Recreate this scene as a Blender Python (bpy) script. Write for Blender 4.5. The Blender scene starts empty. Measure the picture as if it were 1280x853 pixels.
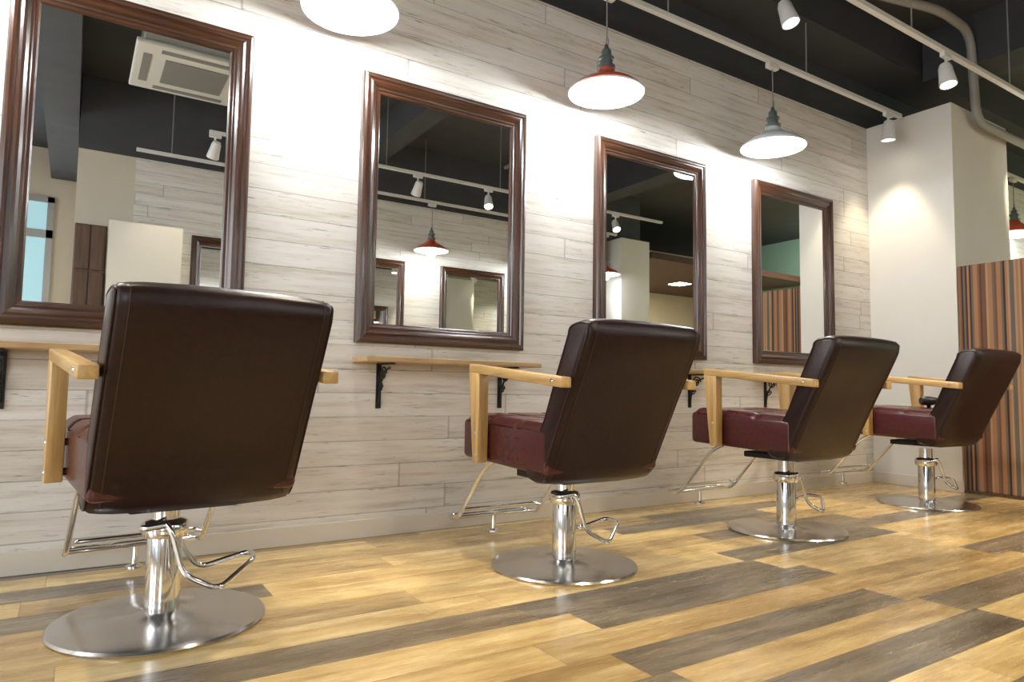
import bpy, bmesh, math, random
from mathutils import Vector, Matrix
random.seed(4)
scene=bpy.context.scene
COL=scene.collection
# ------------------------------------------------------------------ materials
def newmat(name):
    m=bpy.data.materials.new(name); m.use_nodes=True
    nt=m.node_tree; b=nt.nodes['Principled BSDF']
    return m,nt,b
def simple(name,col,rough=.5,metal=0,spec=.5,noise=0,nscale=20,bump=0,coat=0):
    m,nt,b=newmat(name)
    b.inputs['Roughness'].default_value=rough; b.inputs['Metallic'].default_value=metal
    b.inputs['Specular IOR Level'].default_value=spec
    b.inputs['Coat Weight'].default_value=coat
    b.inputs['Base Color'].default_value=(*col,1)
    if noise or bump:
        tc=nt.nodes.new('ShaderNodeTexCoord'); n=nt.nodes.new('ShaderNodeTexNoise')
        n.inputs['Scale'].default_value=nscale; n.inputs['Detail'].default_value=4
        nt.links.new(tc.outputs['Object'],n.inputs['Vector'])
        if noise:
            r=nt.nodes.new('ShaderNodeValToRGB')
            r.color_ramp.elements[0].position=.3; r.color_ramp.elements[1].position=.7
            r.color_ramp.elements[0].color=(*[c*(1-noise) for c in col],1)
            r.color_ramp.elements[1].color=(*[min(1,c*(1+noise)) for c in col],1)
            nt.links.new(n.outputs['Fac'],r.inputs['Fac']); nt.links.new(r.outputs['Color'],b.inputs['Base Color'])
        if bump:
            bp=nt.nodes.new('ShaderNodeBump'); bp.inputs['Strength'].default_value=bump; bp.inputs['Distance'].default_value=.002
            nt.links.new(n.outputs['Fac'],bp.inputs['Height']); nt.links.new(bp.outputs['Normal'],b.inputs['Normal'])
    return m
class G:
    def __init__(s,nt): s.nt=nt
    def n(s,t,**k):
        x=s.nt.nodes.new(t)
        for a,v in k.items(): setattr(x,a,v)
        return x
    def l(s,a,b): s.nt.links.new(a,b)
    def math(s,op,a,b=None,c=None):
        x=s.n('ShaderNodeMath',operation=op)
        for i,v in enumerate((a,b,c)):
            if v is None: continue
            if isinstance(v,(int,float)): x.inputs[i].default_value=v
            else: s.l(v,x.inputs[i])
        return x.outputs[0]
    def comb(s,x,y,z):
        c=s.n('ShaderNodeCombineXYZ')
        for i,v in enumerate((x,y,z)):
            if isinstance(v,(int,float)): c.inputs[i].default_value=v
            else: s.l(v,c.inputs[i])
        return c.outputs[0]
    def noise(s,vec,scale=1,detail=4,rough=.55):
        x=s.n('ShaderNodeTexNoise'); x.inputs['Scale'].default_value=scale; x.inputs['Detail'].default_value=detail
        x.inputs['Roughness'].default_value=rough; s.l(vec,x.inputs['Vector']); return x.outputs['Fac']
    def white(s,vec):
        x=s.n('ShaderNodeTexWhiteNoise',noise_dimensions='3D'); s.l(vec,x.inputs['Vector']); return x.outputs['Value']
    def ramp(s,f,stops,interp='LINEAR'):
        x=s.n('ShaderNodeValToRGB'); cr=x.color_ramp; cr.interpolation=interp
        while len(cr.elements)<len(stops): cr.elements.new(.5)
        for e,(p,c) in zip(cr.elements,stops):
            e.position=p; e.color=(*c,1) if not isinstance(c,(int,float)) else (c,c,c,1)
        s.l(f,x.inputs['Fac']); return x.outputs['Color']
    def mix(s,f,a,b,blend='MIX'):
        x=s.n('ShaderNodeMix',data_type='RGBA',blend_type=blend)
        for sock,v in ((x.inputs[0],f),(x.inputs[6],a),(x.inputs[7],b)):
            if isinstance(v,(int,float)): sock.default_value=v
            elif isinstance(v,tuple): sock.default_value=(*v,1)
            else: s.l(v,sock)
        return x.outputs[2]
    def xyz(s,vec):
        x=s.n('ShaderNodeSeparateXYZ'); s.l(vec,x.inputs[0]); return x.outputs

def mat_whitewood():
    m,nt,b=newmat('whitewashed_planks'); g=G(nt)
    tc=g.n('ShaderNodeTexCoord'); x,y,z=g.xyz(tc.outputs['Object'])
    H=.112
    zr=g.math('DIVIDE',z,H); row=g.math('FLOOR',zr); fz=g.math('FRACT',zr)
    off=g.math('MULTIPLY',g.white(g.comb(row,3.1,0)),7)
    xs=g.math('DIVIDE',g.math('ADD',x,off),1.9); col=g.math('FLOOR',xs); fx=g.math('FRACT',xs)
    rnd=g.white(g.comb(row,col,1.7)); rz=g.math('MULTIPLY',rnd,31)
    big=g.noise(g.comb(g.math('MULTIPLY',x,2.0),rz,g.math('MULTIPLY',z,30)),1,6,.68)
    fine=g.noise(g.comb(g.math('MULTIPLY',x,9),rz,g.math('MULTIPLY',z,150)),1,5,.72)
    patch=g.noise(g.comb(g.math('MULTIPLY',x,3),rz,g.math('MULTIPLY',z,14)),1,4,.6)
    base=g.ramp(rnd,[(0,(.705,.67,.615)),(.5,(.74,.71,.66)),(1,(.775,.75,.71))])
    st=g.ramp(big,[(.33,(.66,.62,.55)),(.45,(.90,.88,.84)),(.58,(1,1,1))])
    c=g.mix(.8,base,st,'MULTIPLY')
    scr=g.ramp(fine,[(.31,(.20,.16,.12)),(.42,(1,1,1))])
    e=g.math('MINIMUM',fz,g.math('SUBTRACT',1,fz))
    edge=g.ramp(e,[(0,.26),(.13,0.0)])
    pm=g.ramp(g.math('ADD',patch,edge),[(.45,0.0),(.60,1.0)])
    c=g.mix(pm,c,g.mix(1.0,c,scr,'MULTIPLY'))
    seamn=g.ramp(patch,[(.38,.5),(.6,.1)])
    seam=g.ramp(e,[(.0,0.24),(.012,.34),(.026,1)])
    en=g.math('MINIMUM',fx,g.math('SUBTRACT',1,fx))
    seam2=g.ramp(en,[(.0,0.4),(.0012,.5),(.0022,1)])
    c=g.mix(.75,c,g.mix(seamn,seam,(1,1,1)),'MULTIPLY'); c=g.mix(.7,c,seam2,'MULTIPLY')
    g.l(c,b.inputs['Base Color']); b.inputs['Roughness'].default_value=.5
    bp=g.n('ShaderNodeBump'); bp.inputs['Strength'].default_value=.2; bp.inputs['Distance'].default_value=.002
    g.l(g.math('ADD',big,seam),bp.inputs['Height']); g.l(bp.outputs['Normal'],b.inputs['Normal'])
    return m
def mat_floor():
    m,nt,b=newmat('vinyl_plank_floor'); g=G(nt)
    at=g.n('ShaderNodeAttribute',attribute_name='tone'); r,gg,bb=g.xyz(at.outputs['Vector'])
    uv=g.n('ShaderNodeUVMap',uv_map='UVMap'); u,v,_=g.xyz(uv.outputs['UV'])
    o=g.math('MULTIPLY',gg,40)
    n1=g.noise(g.comb(g.math('MULTIPLY',u,1.6),g.math('MULTIPLY',v,18),o),1,6,.62)
    n2=g.noise(g.comb(g.math('MULTIPLY',u,6),g.math('MULTIPLY',v,110),o),1,4,.6)
    n3=g.noise(g.comb(g.math('MULTIPLY',u,3.5),g.math('MULTIPLY',v,9),o),1,4,.6)
    light=g.ramp(n1,[(.3,(.50,.32,.115)),(.5,(.73,.53,.225)),(.68,(.85,.68,.36))])
    mid=g.ramp(n1,[(.3,(.27,.17,.065)),(.5,(.42,.285,.12)),(.7,(.56,.41,.19))])
    dark=g.ramp(n1,[(.3,(.10,.080,.055)),(.5,(.18,.145,.10)),(.7,(.30,.245,.165))])
    c=g.mix(g.ramp(r,[(0,0.0),(.45,0.35),(.55,1)]),light,mid)
    c=g.mix(g.ramp(r,[(.6,0.0),(.85,1.0)]),c,dark)
    c=g.mix(.5,c,g.ramp(n2,[(.3,(.55,.5,.45)),(.6,(1.05,1.05,1.05))]),'MULTIPLY')
    c=g.mix(.6,c,g.ramp(n3,[(.3,(.60,.50,.38)),(.6,(1.1,1.1,1.1))]),'MULTIPLY')
    ev=g.math('MINIMUM',v,g.math('SUBTRACT',.16,v)); eu=g.math('MINIMUM',u,g.math('SUBTRACT',1.2,u))
    e=g.math('MINIMUM',eu,ev)
    sm=g.ramp(g.math('MULTIPLY',e,100),[(.08,.35),(.2,1.0)])
    c=g.mix(.7,c,sm,'MULTIPLY')
    g.l(c,b.inputs['Base Color'])
    g.l(g.ramp(n2,[(.3,.34),(.7,.24)]),b.inputs['Roughness'])
    b.inputs['Specular IOR Level'].default_value=.55
    b.inputs['Coat Weight'].default_value=.35; b.inputs['Coat Roughness'].default_value=.14
    bp=g.n('ShaderNodeBump'); bp.inputs['Strength'].default_value=.12; bp.inputs['Distance'].default_value=.001
    g.l(g.math('ADD',n2,sm),bp.inputs['Height']); g.l(bp.outputs['Normal'],b.inputs['Normal'])
    return m
def mat_wood(name,c0,c1,axis='y',rough=.4,coat=0,sc=1):
    m,nt,b=newmat(name); g=G(nt); tc=g.n('ShaderNodeTexCoord'); x,y,z=g.xyz(tc.outputs['Object'])
    k={'x':(3,45,45),'y':(45,3,45),'z':(45,45,3)}[axis]
    n=g.noise(g.comb(g.math('MULTIPLY',x,k[0]*sc),g.math('MULTIPLY',y,k[1]*sc),g.math('MULTIPLY',z,k[2]*sc)),1,5,.6)
    g.l(g.ramp(n,[(.3,c0),(.68,c1)]),b.inputs['Base Color']); b.inputs['Roughness'].default_value=rough
    b.inputs['Coat Weight'].default_value=coat; b.inputs['Coat Roughness'].default_value=.15
    return m
def mat_stripe():
    m,nt,b=newmat('striped_fabric'); g=G(nt); tc=g.n('ShaderNodeTexCoord'); x,y,z=g.xyz(tc.outputs['Object'])
    s=g.math('FLOOR',g.math('DIVIDE',g.math('ADD',x,y),.0135))
    w=g.white(g.comb(s,2.3,0))
    c=g.ramp(w,[(0,(.04,.018,.012)),(.25,(.15,.062,.03)),(.42,(.34,.16,.07)),(.55,(.08,.036,.024)),(.68,(.38,.24,.135)),(.8,(.21,.09,.04)),(.9,(.13,.105,.08))],'CONSTANT')
    g.l(c,b.inputs['Base Color']); b.inputs['Roughness'].default_value=.8
    return m
def emis(name,col,s):
    m,nt,b=newmat(name); b.inputs['Base Color'].default_value=(*col,1)
    b.inputs['Emission Color'].default_value=(*col,1); b.inputs['Emission Strength'].default_value=s
    return m
M={}
M['planks']=mat_whitewood(); M['floor']=mat_floor(); M['stripe']=mat_stripe()
M['frame_v']=mat_wood('walnut_v',(.018,.0065,.0035),(.075,.028,.012),'z',.28,.4)
M['frame_h']=mat_wood('walnut_h',(.018,.0065,.0035),(.075,.028,.012),'x',.28,.4)
M['arm']=mat_wood('oak_arm',(.38,.215,.07),(.62,.41,.16),'y',.35,.2)
M['leg']=mat_wood('oak_leg',(.38,.215,.07),(.62,.41,.16),'z',.35,.2)
M['shelf']=mat_wood('oak_shelf',(.34,.20,.08),(.60,.42,.21),'x',.45)
M['mirror']=simple('mirror_glass',(.90,.92,.91),.0,1)
M['chrome']=simple('chrome',(.80,.80,.80),.08,1)
M['steel']=simple('brushed_steel',(.70,.69,.68),.2,1)
M['iron']=simple('black_iron',(.012,.012,.013),.45,.3)
M['leather']=simple('brown_leather',(.018,.0058,.0048),.34,0,.34,noise=.25,nscale=60,bump=.3)
M['leather_red']=simple('oxblood_leather',(.062,.010,.011),.26,0,.5,noise=.2,nscale=50,bump=.3)
M['stitch']=simple('leather_stitch',(.05,.022,.015),.5)
M['white']=simple('white_paint',(.74,.715,.655),.7,noise=.02,nscale=3)
M['white_warm']=simple('warm_white_paint',(.60,.54,.44),.7,noise=.02,nscale=3)
M['beige']=simple('beige_paint',(.62,.55,.44),.7,noise=.02,nscale=3)
M['green']=simple('green_paint',(.20,.33,.25),.7,noise=.03,nscale=3)
M['dark']=simple('charcoal_paint',(.060,.063,.070),.75,noise=.1,nscale=4)
M['dark2']=simple('dark_soffit',(.042,.044,.049),.7,noise=.1,nscale=4)
M['brownceil']=mat_wood('brown_ceiling',(.05,.02,.012),(.11,.045,.025),'x',.5)
M['trim']=simple('cream_trim',(.68,.63,.54),.45)
M['whitemetal']=simple('white_metal',(.72,.72,.70),.35)
M['red']=simple('red_enamel',(.60,.075,.025),.2,0,.5,coat=.5)
M['grey_en']=simple('pale_enamel',(.70,.74,.73),.2,0,.5,coat=.5)
M['teal']=simple('teal_socket',(.19,.235,.235),.28,.7)
M['cord']=simple('cord_grey',(.25,.25,.24),.5)
M['pipe']=simple('grey_pipe',(.30,.29,.27),.5)
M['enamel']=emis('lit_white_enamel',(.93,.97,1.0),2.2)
M['bulb']=emis('bulb_glow',(1,.97,.92),25)
M['spotglow']=emis('spot_glow',(1,.93,.80),18)
M['shelfbrown']=mat_wood('brown_shelving',(.05,.025,.012),(.14,.07,.035),'z',.5)
M['acwhite']=simple('ac_plastic',(.70,.70,.66),.5)
M['acgrille']=simple('ac_grille',(.22,.22,.21),.6)
M['winframe']=simple('window_aluminium',(.45,.45,.45),.4,.5)
mg=emis('window_daylight_glass',(.38,.62,.70),.6); M['dayglass']=mg
M['blackplastic']=simple('black_plastic',(.02,.02,.022),.35)

# ------------------------------------------------------------------ geometry helpers
def mkobj(name,me,mat=None,parent=None,smooth=False):
    o=bpy.data.objects.new(name,me); COL.objects.link(o)
    if mat is not None:
        for mm in (mat if isinstance(mat,list) else [mat]): me.materials.append(mm)
    if parent: o.parent=parent
    if smooth:
        for p in me.polygons: p.use_smooth=True
    return o
def empty(name,loc=(0,0,0)):
    e=bpy.data.objects.new(name,None); e.location=loc; e.empty_display_size=.1; COL.objects.link(e); return e
def frompy(v,f):
    me=bpy.data.meshes.new('m'); me.from_pydata([tuple(a) for a in v],[],f); me.update(); return me
def fixn(me):
    bm=bmesh.new(); bm.from_mesh(me); bmesh.ops.recalc_face_normals(bm,faces=bm.faces); bm.to_mesh(me); bm.free()
def hexa(name,c,mat,parent=None,bevel=0,seg=3,smooth=None):
    """8 corners: bottom 4 (ccw) then top 4"""
    me=frompy(c,[(0,3,2,1),(4,5,6,7),(0,1,5,4),(1,2,6,5),(2,3,7,6),(3,0,4,7)]); fixn(me)
    if bevel:
        bm=bmesh.new(); bm.from_mesh(me)
        bmesh.ops.bevel(bm,geom=list(bm.edges),offset=bevel,segments=seg,profile=.5,affect='EDGES'); bm.to_mesh(me); bm.free()
    return mkobj(name,me,mat,parent,smooth=bool(bevel) if smooth is None else smooth)
def box(name,x0,x1,y0,y1,z0,z1,mat,parent=None,bevel=0,seg=2):
    return hexa(name,[(x0,y0,z0),(x1,y0,z0),(x1,y1,z0),(x0,y1,z0),(x0,y0,z1),(x1,y0,z1),(x1,y1,z1),(x0,y1,z1)],mat,parent,bevel,seg,smooth=False)
def lathe(name,prof,mat,parent=None,loc=(0,0,0),seg=48,caps=False):
    v=[];f=[];n=len(prof)
    for i in range(seg):
        a=2*math.pi*i/seg
        for r,z in prof: v.append((loc[0]+r*math.cos(a),loc[1]+r*math.sin(a),loc[2]+z))
    for i in range(seg):
        j=(i+1)%seg
        for k in range(n-1): f.append((i*n+k,j*n+k,j*n+k+1,i*n+k+1))
    me=frompy(v,f); bm=bmesh.new(); bm.from_mesh(me); bmesh.ops.remove_doubles(bm,verts=bm.verts,dist=1e-5)
    bmesh.ops.recalc_face_normals(bm,faces=bm.faces); bm.to_mesh(me); bm.free()
    o=mkobj(name,me,mat,parent,smooth=True)
    try: me.set_sharp_from_angle(angle=math.radians(40))
    except Exception: pass
    return o
def rnd_path(pts,r,cyc=False,n=6):
    pts=[Vector(p) for p in pts]; out=[]; N=len(pts)
    for i,p in enumerate(pts):
        if not cyc and i in (0,N-1): out.append(p); continue
        a=(pts[(i-1)%N]-p); b=(pts[(i+1)%N]-p)
        k=min(r,a.length*.48,b.length*.48)
        pa=p+a.normalized()*k; pb=p+b.normalized()*k
        for j in range(n+1):
            t=j/n; out.append(pa*(1-t)**2+p*2*t*(1-t)+pb*t*t)
    return out
def tube(name,pts,r,mat,parent=None,fillet=0,cyc=False,res=5):
    if fillet: pts=rnd_path(pts,fillet,cyc)
    cu=bpy.data.curves.new('c','CURVE'); cu.dimensions='3D'; cu.bevel_depth=r; cu.bevel_resolution=res; cu.use_fill_caps=True
    sp=cu.splines.new('POLY'); sp.points.add(len(pts)-1); sp.use_cyclic_u=cyc
    for q,p in zip(sp.points,pts): q.co=(*p,1)
    t=bpy.data.objects.new('tmp',cu); COL.objects.link(t)
    bpy.context.view_layer.update()
    me=bpy.data.meshes.new_from_object(t.evaluated_get(bpy.context.evaluated_depsgraph_get()))
    bpy.data.objects.remove(t); me.materials.clear()
    return mkobj(name,me,mat,parent,smooth=True)
def clone(root,name,loc,rz=0,swap=None,lift=0):
    e=empty(name,loc); e.rotation_euler[2]=rz
    for c in root.children:
        o=c.copy(); COL.objects.link(o); o.parent=e
        nm=c.name.split('.')[0]
        if lift and not nm.startswith(('base_','column_','pump_')): o.location.z+=lift
        if swap and nm==swap[0]:
            o.data=c.data.copy(); o.data.materials[0]=swap[1]
    return e
def light(name,kind,loc,energy,col=(1,1,1),target=None,**k):
    L=bpy.data.lights.new(name,kind); L.energy=energy; L.color=col
    for a,v in k.items(): setattr(L,a,v)
    o=bpy.data.objects.new(name,L); o.location=loc; COL.objects.link(o)
    if target is not None: o.rotation_euler=(Vector(target)-Vector(loc)).to_track_quat('-Z','Y').to_euler()
    return o
# ------------------------------------------------------------------ dimensions
H=2.926; ZC=3.65; YO=-4.48
XL,XR=-3.5,11.5
# floor of individual planks
def build_floor():
    W,L=.16,1.2; v=[];f=[];ton=[];uvs=[]
    y0=-1.824
    dark=[(1.26,1.24),(1.74,.04),(1.74,1.24),(1.58,1.35),(.94,1.35),(2.54,2.3),(1.42,3.5),(2.70,-.9),(2.38,-.6),(1.10,2.5),(2.06,3.4),(2.54,5.0),(.62,.6),(.62,1.8),(1.26,3.64),(2.22,2.6),(1.9,2.4),(2.70,2.9)]
    rows={}
    for yf,x in dark: rows.setdefault(round((-3.084+yf-y0)/W),[]).append(x)
    rng=random.Random(21)
    for k in range(-34,13):
        ya=y0+k*W
        if ya>0.0: continue
        yb=min(ya+W,0.02)
        phase=rng.random()*L
        if k in rows: phase=rows[k][0]%L
        n0=int(math.floor((XL-phase)/L))
        for j in range(n0,int((XR-phase)/L)+1):
            xa=phase+j*L; xb=xa+L
            q=rng.random()
            t=.95 if q<.18 else (.52 if q<.42 else rng.random()*.42)
            if -2.4<ya<0 and -.8<xa<4.5: t=.95 if q<.04 else (.52 if q<.34 else rng.random()*.42)
            if k in rows:
                for xd in rows[k]:
                    if abs(xa-xd)<.3: t=.78+.22*rng.random()
            i=len(v); v+= [(xa,ya,0),(xb,ya,0),(xb,yb,0),(xa,yb,0)]; f.append((i,i+1,i+2,i+3))
            ton.append((t,rng.random(),rng.random(),1)); uvs.append([(0,0),(L,0),(L,yb-ya),(0,yb-ya)])
    me=frompy(v,f); ca=me.color_attributes.new('tone','FLOAT_COLOR','CORNER'); uv=me.uv_layers.new(name='UVMap')
    for p in me.polygons:
        for c,li in enumerate(p.loop_indices):
            ca.data[li].color=ton[p.index]; uv.data[li].uv=uvs[p.index][c]
    return mkobj('floor',me,M['floor'])
build_floor()
# ------------------------------------------------------------------ shell
def wall(name,x0,x1,y0,y1,z0,z1,m): return box(name,x0,x1,y0,y1,z0,z1,m)
wall('wall_mirror_side',XL,XR,0,.12,0,H,M['planks'])
wall('wall_mirror_side_upper',XL,XR,-.0,.12,H,ZC,M['dark2'])
XP=.42
wall('wall_opposite',XP,6.45,YO-.12,YO,0,H,M['planks'])
wall('wall_opposite_plain',-.06,XP,YO-.12,YO+.0,0,H,M['white_warm'])
wall('wall_opposite_column',6.6,7.15,YO-.4,YO+.2,0,H,M['white'])
wall('wall_opposite_upper',-.06,7.15,YO-.12,YO,H,ZC,M['dark'])
wall('wall_recess_side',-.06,.06,-7.2,YO-.12,0,ZC,M['beige'])
wall('wall_recess_back',XL,XR,-7.3,-7.2,0,ZC,M['beige'])
wall('wall_end_right',XR,XR+.1,-7.3,.12,0,ZC,M['green'])
box('ceiling',XL,XR,-7.3,.12,ZC,ZC+.1,M['dark'])
box('ceiling_lower_wood',7.4,XR-.02,-7.18,YO,2.75,2.85,M['brownceil'])
wall('wall_column_right',5.49,6.42,-.655,-.001,0,H,M['white'])
def winwall(name,x,y0,y1,openings,mat,thick=.12):
    root=empty(name)
    cur=y0;k=0
    for (a,b,z0,z1) in openings:
        box('pier_%d'%k,x-thick,x,cur,a,0,ZC,mat,root); box('sill_%d'%k,x-thick,x,a,b,0,z0,mat,root); box('head_%d'%k,x-thick,x,a,b,z1,ZC,mat,root)
        cur=b;k+=1
    box('pier_%d'%k,x-thick,x,cur,y1,0,ZC,mat,root)
    return root
ops=[(-6.6,-4.9,.5,2.7),(-4.3,-2.5,.1,2.7),(-2.1,-.5,.1,2.7)]  # added window openings, put in to bring fill light from the left
winwall('wall_left',XL,-7.3,.12,ops,M['white'])
for i,(a,b,z0,z1) in enumerate(ops):
    r=empty('window_%d'%(i+1))
    x=XL-.06
    for n,(ya,yb,za,zb) in enumerate([(a,a+.05,z0,z1),(b-.05,b,z0,z1),(a,b,z0,z0+.05),(a,b,z1-.05,z1),((a+b)/2-.025,(a+b)/2+.025,z0,z1),(a,b,z0+1.1,z0+1.15)]):
        box('mullion_%d'%n,x-.03,x+.03,ya,yb,za,zb,M['winframe'],r)
r=empty('window_4')
box('pane',-1.27,-.37,-7.195,-7.185,1.2,2.95,M['dayglass'],r)
for n,(xa,xb,za,zb) in enumerate([(-1.34,-1.27,1.15,3.02),(-.37,-.30,1.15,3.02),(-1.34,-.30,2.95,3.02),(-1.34,-.30,1.13,1.2),(-1.34,-.30,2.50,2.60),(-.85,-.80,1.2,2.95)]):
    box('frame_%d'%n,xa,xb,-7.2,-7.15,za,zb,M['winframe'],r)
box('baseboard_mirror_side',XL,5.49,-.012,-.0005,.0005,.085,M['trim'],None,.003)
box('baseboard_column',5.477,5.4895,-.667,-.012,.0005,.085,M['trim'],None,.003)
box('baseboard_opposite',-.05,6.45,YO+.0005,YO+.012,.0005,.085,M['trim'],None,.003)
box('ceiling_beam',XL,XR-.02,-.35,-.001,3.30,3.64,M['dark2'])
box('ceiling_beam.001',-.35,-.07,-7.1,-.36,3.25,3.649,M['dark'])
box('ceiling_beam.002',5.7,6.0,-4.4,-.36,3.25,3.649,M['dark2'])
box('ceiling_beam.003',2.7,2.95,-4.4,-.36,3.35,3.649,M['dark'])
p=empty('striped_partition')
box('panel',5.50,5.545,-1.75,-.66,.02,1.665,M['stripe'],p,.004)
box('foot',5.49,5.555,-1.75,-.66,0.0,.02,M['shelfbrown'],p)
# ------------------------------------------------------------------ wall mirrors
def build_mirror(name,x0,z0,W=.939,Hh=1.309,yw=0,sgn=-1):
    root=empty(name,(x0+W/2,yw,z0))
    prof=[(0,.001),(0,.034),(.006,.042),(.016,.047),(.026,.045),(.031,.038),(.036,.038),(.046,.041),(.056,.036),(.066,.027),(.074,.025),(.078,.019),(.088,.018),(.094,.012),(.094,.004)]
    def side(nm,pa,pb,mat):
        v=[];f=[]
        for (cx,cz,sx,sz) in (pa,pb):
            for t,d in prof: v.append((cx+sx*t,sgn*d,cz+sz*t))
        n=len(prof)
        for k in range(n-1): f.append((k,n+k,n+k+1,k+1))
        me=frompy(v,f); fixn(me)
        mkobj(nm,me,mat,root)
    a,b=-W/2,W/2
    side('frame_left',(a,0,1,1),(a,Hh,1,-1),M['frame_v']); side('frame_right',(b,0,-1,1),(b,Hh,-1,-1),M['frame_v'])
    side('frame_bottom',(a,0,1,1),(b,0,-1,1),M['frame_h']); side('frame_top',(a,Hh,1,-1),(b,Hh,-1,-1),M['frame_h'])
    y=sgn*.009
    g=frompy([(a+.09,y,.09),(b-.09,y,.09),(b-.09,y,Hh-.09),(a+.09,y,Hh-.09)],[(0,1,2,3)] if sgn<0 else [(3,2,1,0)])
    mkobj('glass',g,M['mirror'],root)
    box('backing',a+.004,b-.004,min(sgn*.0005,sgn*.006),max(sgn*.0005,sgn*.006),.004,Hh-.004,M['iron'],root)
    return root
build_mirror('wall_mirror',-.265,.905,W=.862,Hh=1.325)
for k in range(1,4): build_mirror('wall_mirror.%03d'%k,-.345+1.445*k,.909)
for k in range(4): build_mirror('wall_mirror.%03d'%(k+4),.95+1.415*k,.909,yw=YO,sgn=1,W=.93)
# ------------------------------------------------------------------ shelves
def build_shelf(name,xc,yw=0,s=-1):
    r=empty(name,(xc,yw,0)); 
    y0,y1=sorted((s*.001,s*.2))
    box('board',-.475,.475,y0,y1,.815,.84,M['shelf'],r,.004)
    for i,x in enumerate((-.34,.34)):
        a,b=sorted((s*.001,s*.008)); box('bracket_bar_wall_%d'%i,x-.012,x+.012,a,b,.60,.8145,M['iron'],r)
        a,b=sorted((s*.001,s*.17)); box('bracket_bar_top_%d'%i,x-.012,x+.012,a,b,.807,.8145,M['iron'],r)
        pts=[]
        for t in range(26):
            u=t/25; ang=math.pi*.5*u
            pts.append((x,s*(.012+.125*(1-math.cos(ang))),.625+.165*math.sin(ang)*1.0))
        tube('bracket_brace_%d'%i,pts,.005,M['iron'],r,res=2)
        pts=[]
        for t in range(40):
            u=t/39; rr=.034*(1-u*.8); ang=u*math.pi*3.3
            pts.append((x,s*(.062+rr*math.cos(ang)),.765+rr*math.sin(ang)))
        tube('bracket_scroll_%d'%i,pts,.0045,M['iron'],r,res=2)
        pts=[]
        for t in range(30):
            u=t/29; rr=.022*(1-u*.8); ang=u*math.pi*3
            pts.append((x,s*(.034+rr*math.cos(ang)),.70+rr*math.sin(ang)))
        tube('bracket_curl_%d'%i,pts,.004,M['iron'],r,res=2)
    return r
for k in range(4): build_shelf('wall_shelf' if k==0 else 'wall_shelf.%03d'%k,.125+1.445*k)
for k in range(4): build_shelf('wall_shelf.%03d'%(k+4),1.415+1.415*k,YO,1)
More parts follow.
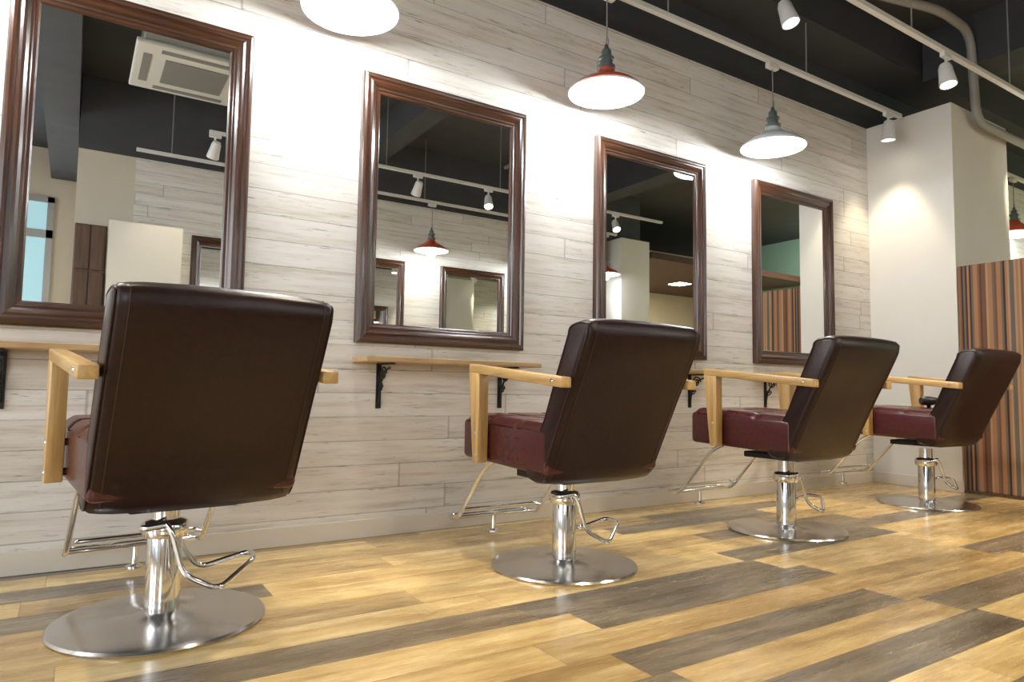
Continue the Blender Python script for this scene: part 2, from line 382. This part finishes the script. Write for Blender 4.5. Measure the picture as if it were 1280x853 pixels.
# ------------------------------------------------------------------ chair (origin = base centre on floor, faces +Y)
def build_chair(name,loc):
    r=empty(name,loc)
    lathe('base_disc',[(0,.001),(.289,.001),(.292,.006),(.287,.013),(.26,.017),(.15,.024),(.07,.030),(.062,.034),(0,.034)],M['steel'],r,seg=72)
    lathe('column_sleeve',[(0,.03),(.048,.03),(.048,.25),(.044,.262),(.038,.265),(.038,.36),(0,.36)],M['chrome'],r,seg=40)
    lathe('pump_collar',[(.048,.245),(.060,.25),(.064,.262),(.064,.285),(.056,.295),(.038,.30)],M['chrome'],r,seg=40)
    box('mount_plate',-.13,.16,-.16,.16,.345,.375,M['iron'],r,.006)
    sx=.04; w=.277
    nx,ny=36,40
    x0,x1=sx-w,sx+w; y0,y1=-.20,.42
    v=[];f=[]
    def ztop(u,vv):
        X=x0+(x1-x0)*u; Y=y0+(y1-y0)*vv
        z=.575+.022*vv
        e=min(u,1-u)*(x1-x0); e2=min(1,max(0,(1-vv)*(y1-y0))/.05)
        z-=.03*(1-min(1,e/.04))**2+.03*(1-e2)**2
        gx=(u*3.0); gy=(vv*3.0)
        dx=abs(gx-round(gx)); dy=abs(gy-round(gy))
        if 0<round(gx)<3 and 0<round(gy)<3.5: z-=.022*math.exp(-((dx*dx+dy*dy)/.010))
        if 0<round(gx)<3: z-=.010*math.exp(-(dx*dx)/.0022)
        if 0<round(gy)<3: z-=.010*math.exp(-(dy*dy)/.0022)
        return X,Y,z
    for j in range(ny+1):
        for i in range(nx+1): v.append(ztop(i/nx,j/ny))
    for j in range(ny):
        for i in range(nx):
            a=j*(nx+1)+i; f.append((a,a+1,a+nx+2,a+nx+1))
    mkobj('seat_cushion_top',frompy(v,f),M['leather_red'],r,smooth=True)
    hexa('seat',[(x0-.002,-.20,.385),(x1+.002,-.20,.385),(x1+.002,.425,.405),(x0-.002,.425,.405),(x0-.002,-.20,.553),(x1+.002,-.20,.553),(x1+.002,.425,.572),(x0-.002,.425,.572)],M['leather_red'],r,.022,4)
    for (u,vv) in [(a/3,b/3) for a in (1,2) for b in (1,2)]:
        X,Y,Z=ztop(u,vv); lathe('button_%d%d'%(round(u*3),round(vv*3)),[(0,.006),(.008,.004),(.011,0),(.011,-.004)],M['leather_red'],r,loc=(X,Y,Z+.003),seg=12)
    # back slab
    side=[(-.440,.925),(-.424,.942),(-.39,.948),(-.335,.940),(-.312,.925),(-.305,.90),(-.235,.75),(-.17,.60),(-.07,.44),(-.055,.39),(-.072,.362),(-.115,.350),(-.158,.354),(-.182,.375),(-.205,.42),(-.266,.545),(-.323,.66),(-.381,.77),(-.434,.88)]
    n=len(side); v=[];f=[]
    offs=[0,.004,.015,.035,.07,.16]
    inz=[.026,.015,.005,.001,-.003,-.007]
    cols=[x0+a for a in offs]+[sx]+[x1-a for a in reversed(offs)]
    ins=inz+[-.008]+list(reversed(inz))
    cy=sum(a for a,b in side)/n; cz=sum(b for a,b in side)/n
    def inset(I):
        out=[]
        for k in range(n):
            a=Vector(side[k-1]);b=Vector(side[k]);c=Vector(side[(k+1)%n])
            t=((b-a).normalized()+(c-b).normalized())
            if t.length<1e-6: t=c-b
            t.normalize(); nrm=Vector((t.y,-t.x))
            if nrm.dot(Vector((cy,cz))-b)<0: nrm=-nrm
            out.append(b+nrm*I)
        return out
    for X,I in zip(cols,ins):
        for q in inset(I): v.append((X,q.x,q.y))
    m=len(cols)
    for c in range(m-1):
        for k in range(n):
            k2=(k+1)%n; f.append((c*n+k,(c+1)*n+k,(c+1)*n+k2,c*n+k2))
    f.append(tuple(range(n))); f.append(tuple((m-1)*n+k for k in range(n)))
    me=frompy(v,f); fixn(me)
    mkobj('backrest',me,M['leather'],r,smooth=True)
    try: me.set_sharp_from_angle(angle=math.radians(60))
    except Exception: pass
    for i,X in enumerate((x0+.004,x1-.004)):
        pts=[(X,q.x,q.y) for q in inset(.014)]
        tube('piping_%d'%i,pts,.0035,M['leather'],r,cyc=True,res=2,fillet=.008)
    ps=inset(-.0007)
    for i,X in enumerate((x0+.034,x1-.034)):
        tube('seam_%d'%i,[(X,ps[k].x,ps[k].y) for k in (1,0,18,17,16,15,14,13)],.0010,M['stitch'],r,res=1)
    # arms
    for i,s in enumerate((-1,1)):
        xa=sx+s*(w+.008); xb=sx+s*(w+.056); X0,X1=min(xa,xb),max(xa,xb)
        hexa('armrest_%d'%i,[(X0,-.355,.708),(X1,-.355,.708),(X1,.285,.768),(X0,.285,.768),(X0,-.355,.745),(X1,-.355,.745),(X1,.285,.805),(X0,.285,.805)],M['arm'],r,.005,2)
        hexa('arm_post_%d'%i,[(X0,.20,.40),(X1,.20,.40),(X1,.245,.40),(X0,.245,.40),(X0,.200,.765),(X1,.200,.765),(X1,.284,.770),(X0,.284,.770)],M['leg'],r,.004,2)
        for k,(yy,zz) in enumerate(((-.30,.732),(.222,.43),(.222,.52))):
            o=lathe('bolt_%d%d'%(i,k),[(0,.0035),(.006,.003),(.008,0)],M['chrome'],r,seg=12)
            o.data.transform(Matrix.Rotation(math.radians(90*s),4,'Y')); o.location=(xb,yy,zz)
            tube('spacer_%d%d'%(i,k),[(sx+s*(w-.02),yy if k else -.28,zz),(xa+s*.004,yy if k else -.28,zz)],.012,M['iron'],r)
    t=.010
    xl,xr=sx-.225,sx+.215
    tube('footrest_frame',[(xl,.25,.40),(xl,.33,.36),(xl,.56,.105),(xl,.66,.105),(xr,.66,.105),(xr,.56,.105),(xr,.33,.36),(xr,.25,.40)],t,M['chrome'],r,fillet=.045)
    tube('footrest_bar_1',[(xl+.003,.52,.148),(xl+.02,.55,.15),(xr-.02,.55,.15),(xr-.003,.52,.148)],t*.9,M['chrome'],r,fillet=.03)
    tube('footrest_bar_2',[(xl+.01,.61,.105),(xr-.01,.61,.105)],t*.9,M['chrome'],r)
    lathe('footrest_foot',[(0,.022),(.030,.022),(.030,.030),(.012,.037),(.009,.10),(0,.10)],M['chrome'],r,loc=(sx,.61,.0),seg=20)
    tube('pump_pedal',[(-.02,-.07,.30),(.00,-.085,.27),(.03,-.10,.15),(.12,-.13,.10),(.26,-.03,.155),(.27,.06,.155),(.12,.075,.12),(.06,.065,.20),(.035,.055,.30)],.0085,M['chrome'],r,fillet=.035)
    tube('pump_lever',[(-.062,-.01,.285),(-.075,-.06,.285),(-.02,-.085,.295)],.010,M['chrome'],r,fillet=.02)
    return r
ch=build_chair('salon_chair',(.258,-.785,0)); ch.rotation_euler[2]=math.radians(6.5)
clone(ch,'salon_chair.001',(1.69,-.87,0)); clone(ch,'salon_chair.002',(3.12,-.87,0),lift=.022); clone(ch,'salon_chair.003',(4.68,-.80,0),lift=.035,rz=math.radians(-2))
for k,x in enumerate((1.35,2.8,4.2,5.6)): clone(ch,'salon_chair.%03d'%(k+4),(x,YO+.87,0),math.pi)
# ------------------------------------------------------------------ pendant lamps
RIM=2.325
def build_lamp(name,loc):
    r=empty(name,loc)
    out=[(.205,0),(.207,.006),(.198,.018),(.165,.045),(.125,.068),(.085,.09),(.055,.112),(.042,.135)]
    inn=[(.042,.128),(.052,.108),(.082,.085),(.122,.063),(.162,.04),(.194,.014),(.203,0.001)]
    lathe('shade',out,M['red'],r,seg=64); lathe('shade_inner',inn,M['enamel'],r,seg=64)
    lathe('rim_lip',[(.203,.001),(.205,-.003),(.2085,.002),(.207,.007)],M['whitemetal'],r,seg=64)
    lathe('socket',[(.042,.133),(.050,.138),(.050,.150),(.034,.158),(.034,.185),(.042,.190),(.042,.200),(.027,.208),(.027,.240),(.014,.252),(.010,.275),(0,.275)],M['teal'],r,seg=32)
    lathe('socket_cap',[(0,.12),(.041,.12),(.041,.128)],M['whitemetal'],r,seg=32)
    lathe('bulb',[(0,.0),(.022,.003),(.040,.02),(.047,.045),(.040,.07),(.022,.095),(.018,.119),(0,.119)],M['bulb'],r,seg=24)
    tube('cord',[(0,0,.27),(.004,0,.34),(.002,0,2.87-RIM)],.004,M['cord'],r,res=2)
    tube('hook',[(0,0,.27),(.014,0,.285),(.014,0,.31),(0,0,.325)],.003,M['cord'],r,res=2)
    box('track_plug',-.05,.05,-.018,.018,2.86-RIM,2.895-RIM,M['whitemetal'],r,.003)
    return r
lamps=[(-.52,-.31),(.93,-.31),(2.375,-.31),(3.82,-.31),(7.85,-.16)]+[(x,YO+.31) for x in (2.15,3.5,4.95,6.2)]
L0=None
for i,(x,y) in enumerate(lamps):
    nm='pendant_lamp' if i==0 else 'pendant_lamp.%03d'%i
    if L0 is None: L0=build_lamp(nm,(x,y,RIM))
    else: clone(L0,nm,(x,y,RIM),swap=('shade',M['grey_en']) if i==3 else None)
    light('pendant_light' if i==0 else 'pendant_light.%03d'%i,'POINT',(x,y,RIM-.02),(33 if y>-2 else 20),(.95,.98,1.0),shadow_soft_size=.06)
# ------------------------------------------------------------------ tracks and spots
def track(name,x0,x1,y,z=2.90):
    r=empty(name,(0,y,z))
    box('rail',x0,x1,-.017,.017,0,.03,M['whitemetal'],r,.002)
    x=x0+.3;k=0
    while x<x1: 
        tube('rod_%d'%k,[(x,0,.03),(x,0,ZC-z if y<-.36 else .40)],.005,M['cord'],r,res=2); x+=1.35;k+=1
track('ceiling_track',-1.5,5.43,-.31); track('ceiling_track.001',-1.5,6.9,-1.02)
track('ceiling_track.002',.9,6.4,-3.28); track('ceiling_track.003',.4,6.4,YO+.31); track('ceiling_track.004',6.9,9.5,-.16)
def build_spot(name,loc,target,energy,stem=0,col=(1,.84,.60),size=1.2,blend=.6,soft=.04):
    r=empty(name,loc)
    d=(Vector(target)-Vector(loc)-Vector((0,0,-.12))).normalized()
    if stem: tube('stem',[(0,0,0),(0,0,stem)],.006,M['whitemetal'],r,res=2)
    box('adapter',-.05,.05,-.016,.016,-.03,0,M['whitemetal'],r,.003)
    tube('arm',[(0,0,-.03),(0,0,-.09)],.009,M['whitemetal'],r,res=3)
    o=lathe('head',[(0,-.075),(.030,-.075),(.040,-.05),(.044,.0),(.052,.065),(.052,.075),(.046,.075),(.044,.06)],M['whitemetal'],r,seg=32)
    q=d.to_track_quat('Z','Y'); o.rotation_euler=q.to_euler(); o.location=(0,0,-.14)
    g=lathe('lens',[(0,.058),(.045,.058)],M['spotglow'],r,seg=32); g.rotation_euler=q.to_euler(); g.location=(0,0,-.14)
    p=Vector(loc)+Vector((0,0,-.14))+d*.085
    light(name.replace('track_spotlight','spot_beam'),'SPOT',p,energy,col,target,spot_size=size,spot_blend=blend,shadow_soft_size=soft)
spots=[((5.25,-.31,2.90),(5.35,-.2,1.5),38),((4.62,-1.02,2.90),(4.4,-1.5,0),150),((1.3,-1.02,2.90),(1.1,-1.55,0),115),((-.2,-1.02,2.9),(.2,-1.6,0),85),
 ((3.75,-3.28,2.9),(3.2,-2.0,.0),110),((1.6,-3.28,2.9),(1.9,-2.0,.0),85),((5.6,-3.28,2.9),(5.0,-1.6,.0),130),((6.2,-1.02,2.9),(7.5,-.3,1.5),60),((2.9,-3.28,2.9),(2.9,YO,1.2),50),((5.0,-3.28,2.9),(5.0,YO,1.2),50),((.95,-3.28,2.9),(.7,YO,1.2),20)]
for i,(l,t,e) in enumerate(spots): build_spot('track_spotlight' if i==0 else 'track_spotlight.%03d'%i,l,t,e)
# added narrow spots, standing in for light the mirrors throw on the floor
bounce_spots=[((.75,-1.02,2.9),(.85,-.62,0),110),((2.1,-1.02,2.9),(2.40,-.70,0),110),((1.0,-1.02,2.9),(1.55,-1.85,0),55),((4.4,-3.28,2.9),(3.9,-1.55,0),110)]
for i,(l,t,e) in enumerate(bounce_spots): build_spot('track_spotlight.%03d'%(i+len(spots)),l,t,e,size=.28,blend=.5,soft=.015,col=(1,.9,.66))
build_spot('ceiling_spotlight',(3.40,-.72,3.06),(3.6,-1.6,0),120,stem=ZC-3.06)
light('downlight_far','AREA',(9.4,-5.8,2.7),45,(1,.8,.6),target=(9.4,-5.8,0),size=.3)
light('fill_end','AREA',(9.5,-2.5,3.4),230,(1,.95,.85),target=(10.8,-2.5,1.5),size=.6)  # second light is added fill to brighten the green end wall
tube('ceiling_pipe',[(7.4,-.73,2.80),(5.72,-.73,2.80),(5.66,-.73,3.50),(5.2,-.73,3.52),(4.5,-.55,3.52),(3.6,-.55,3.5),(3.3,-.5,3.64)],.032,M['pipe'],None,fillet=.15)
tube('ceiling_conduit',[(2.0,-2.0,3.58),(4.6,-2.0,3.58),(4.6,-4.3,3.58)],.025,M['pipe'],None,fillet=.1)
a=empty('air_conditioner_cassette',(.74,-3.15,3.30))
box('body',-.40,.40,-.40,.40,.04,.35,M['acwhite'],a)
box('panel',-.46,.46,-.46,.46,0,.04,M['acwhite'],a,.012)
box('grille',-.24,.24,-.24,.24,-.008,.0,M['acgrille'],a,.003)
for i in range(4):
    o=box('vent_%d'%i,-.28,.28,.34,.40,-.004,.001,M['acgrille'],a); o.rotation_euler[2]=i*math.pi/2
c=empty('shelf_cabinet',(0,0,0))
box('side_panel',.205,.80,-3.93,-3.88,0,2.15,M['white'],c)
box('back_panel',.77,.80,-4.43,-3.93,0,2.15,M['white'],c)
box('end_panel',.205,.77,-4.46,-4.43,0,2.15,M['white'],c)
c=empty('brown_locker',(0,0,0))
box('carcass',-.05,.20,-4.45,-4.05,0,2.12,M['shelfbrown'],c,.004)
for k in range(5):
    for j in range(2): box('door_%d%d'%(k,j),-.042+j*.12,.07+j*.12,-4.05,-4.035,.03+k*.42,.43+k*.42,M['shelfbrown'],c,.004)
# hair dryer resting on the last chair's seat
d=empty('hair_dryer',(4.90,-.72,.665))
rot=(math.radians(90),0,math.radians(60))
o=lathe('barrel',[(0,-.055),(.022,-.055),(.030,-.045),(.032,0),(.026,.04),(.020,.08),(.017,.08),(0,.07)],M['blackplastic'],d,seg=24); o.rotation_euler=rot
tube('handle',[(0,0,-.015),(.02,.01,-.04)],.013,M['blackplastic'],d)
lathe('nozzle',[(.021,.08),(.024,.085),(.019,.12)],M['whitemetal'],d,seg=24).rotation_euler=rot
# ------------------------------------------------------------------ daylight and fill
light('fill_left','AREA',(XL-.3,-1.8,1.6),210,(.95,.97,1.0),target=(2,-1.8,1.0),shape='RECTANGLE',size=4.0,size_y=2.4)  # added area light, fill from the left through the added windows
light('daylight_recess','AREA',(-2.0,-7.0,1.9),90,(.95,.97,1),target=(-1.0,-3,1.2),shape='RECTANGLE',size=2.0,size_y=2.0)
w=bpy.data.worlds.new('World'); scene.world=w; w.use_nodes=True
w.node_tree.nodes['Background'].inputs[0].default_value=(.75,.85,1,1); w.node_tree.nodes['Background'].inputs[1].default_value=1.0
# ------------------------------------------------------------------ camera
f,psi,th,ro,D=850.39,.5723,.071,.0154,3.0838
F=Vector((math.sin(psi)*math.cos(th),math.cos(psi)*math.cos(th),math.sin(th)))
R0=Vector((math.cos(psi),-math.sin(psi),0)); U0=R0.cross(F)
R=R0*math.cos(ro)+U0*math.sin(ro); U=-R0*math.sin(ro)+U0*math.cos(ro)
cam=bpy.data.cameras.new('camera'); co=bpy.data.objects.new('camera',cam); COL.objects.link(co)
mt=Matrix((R,U,-F)).transposed().to_4x4(); mt.translation=Vector((0,-D,.70)); co.matrix_world=mt
cam.sensor_width=36; cam.lens=f*36/1280; cam.clip_start=.02
scene.camera=co
scene.view_settings.view_transform='Standard'; scene.view_settings.exposure=0
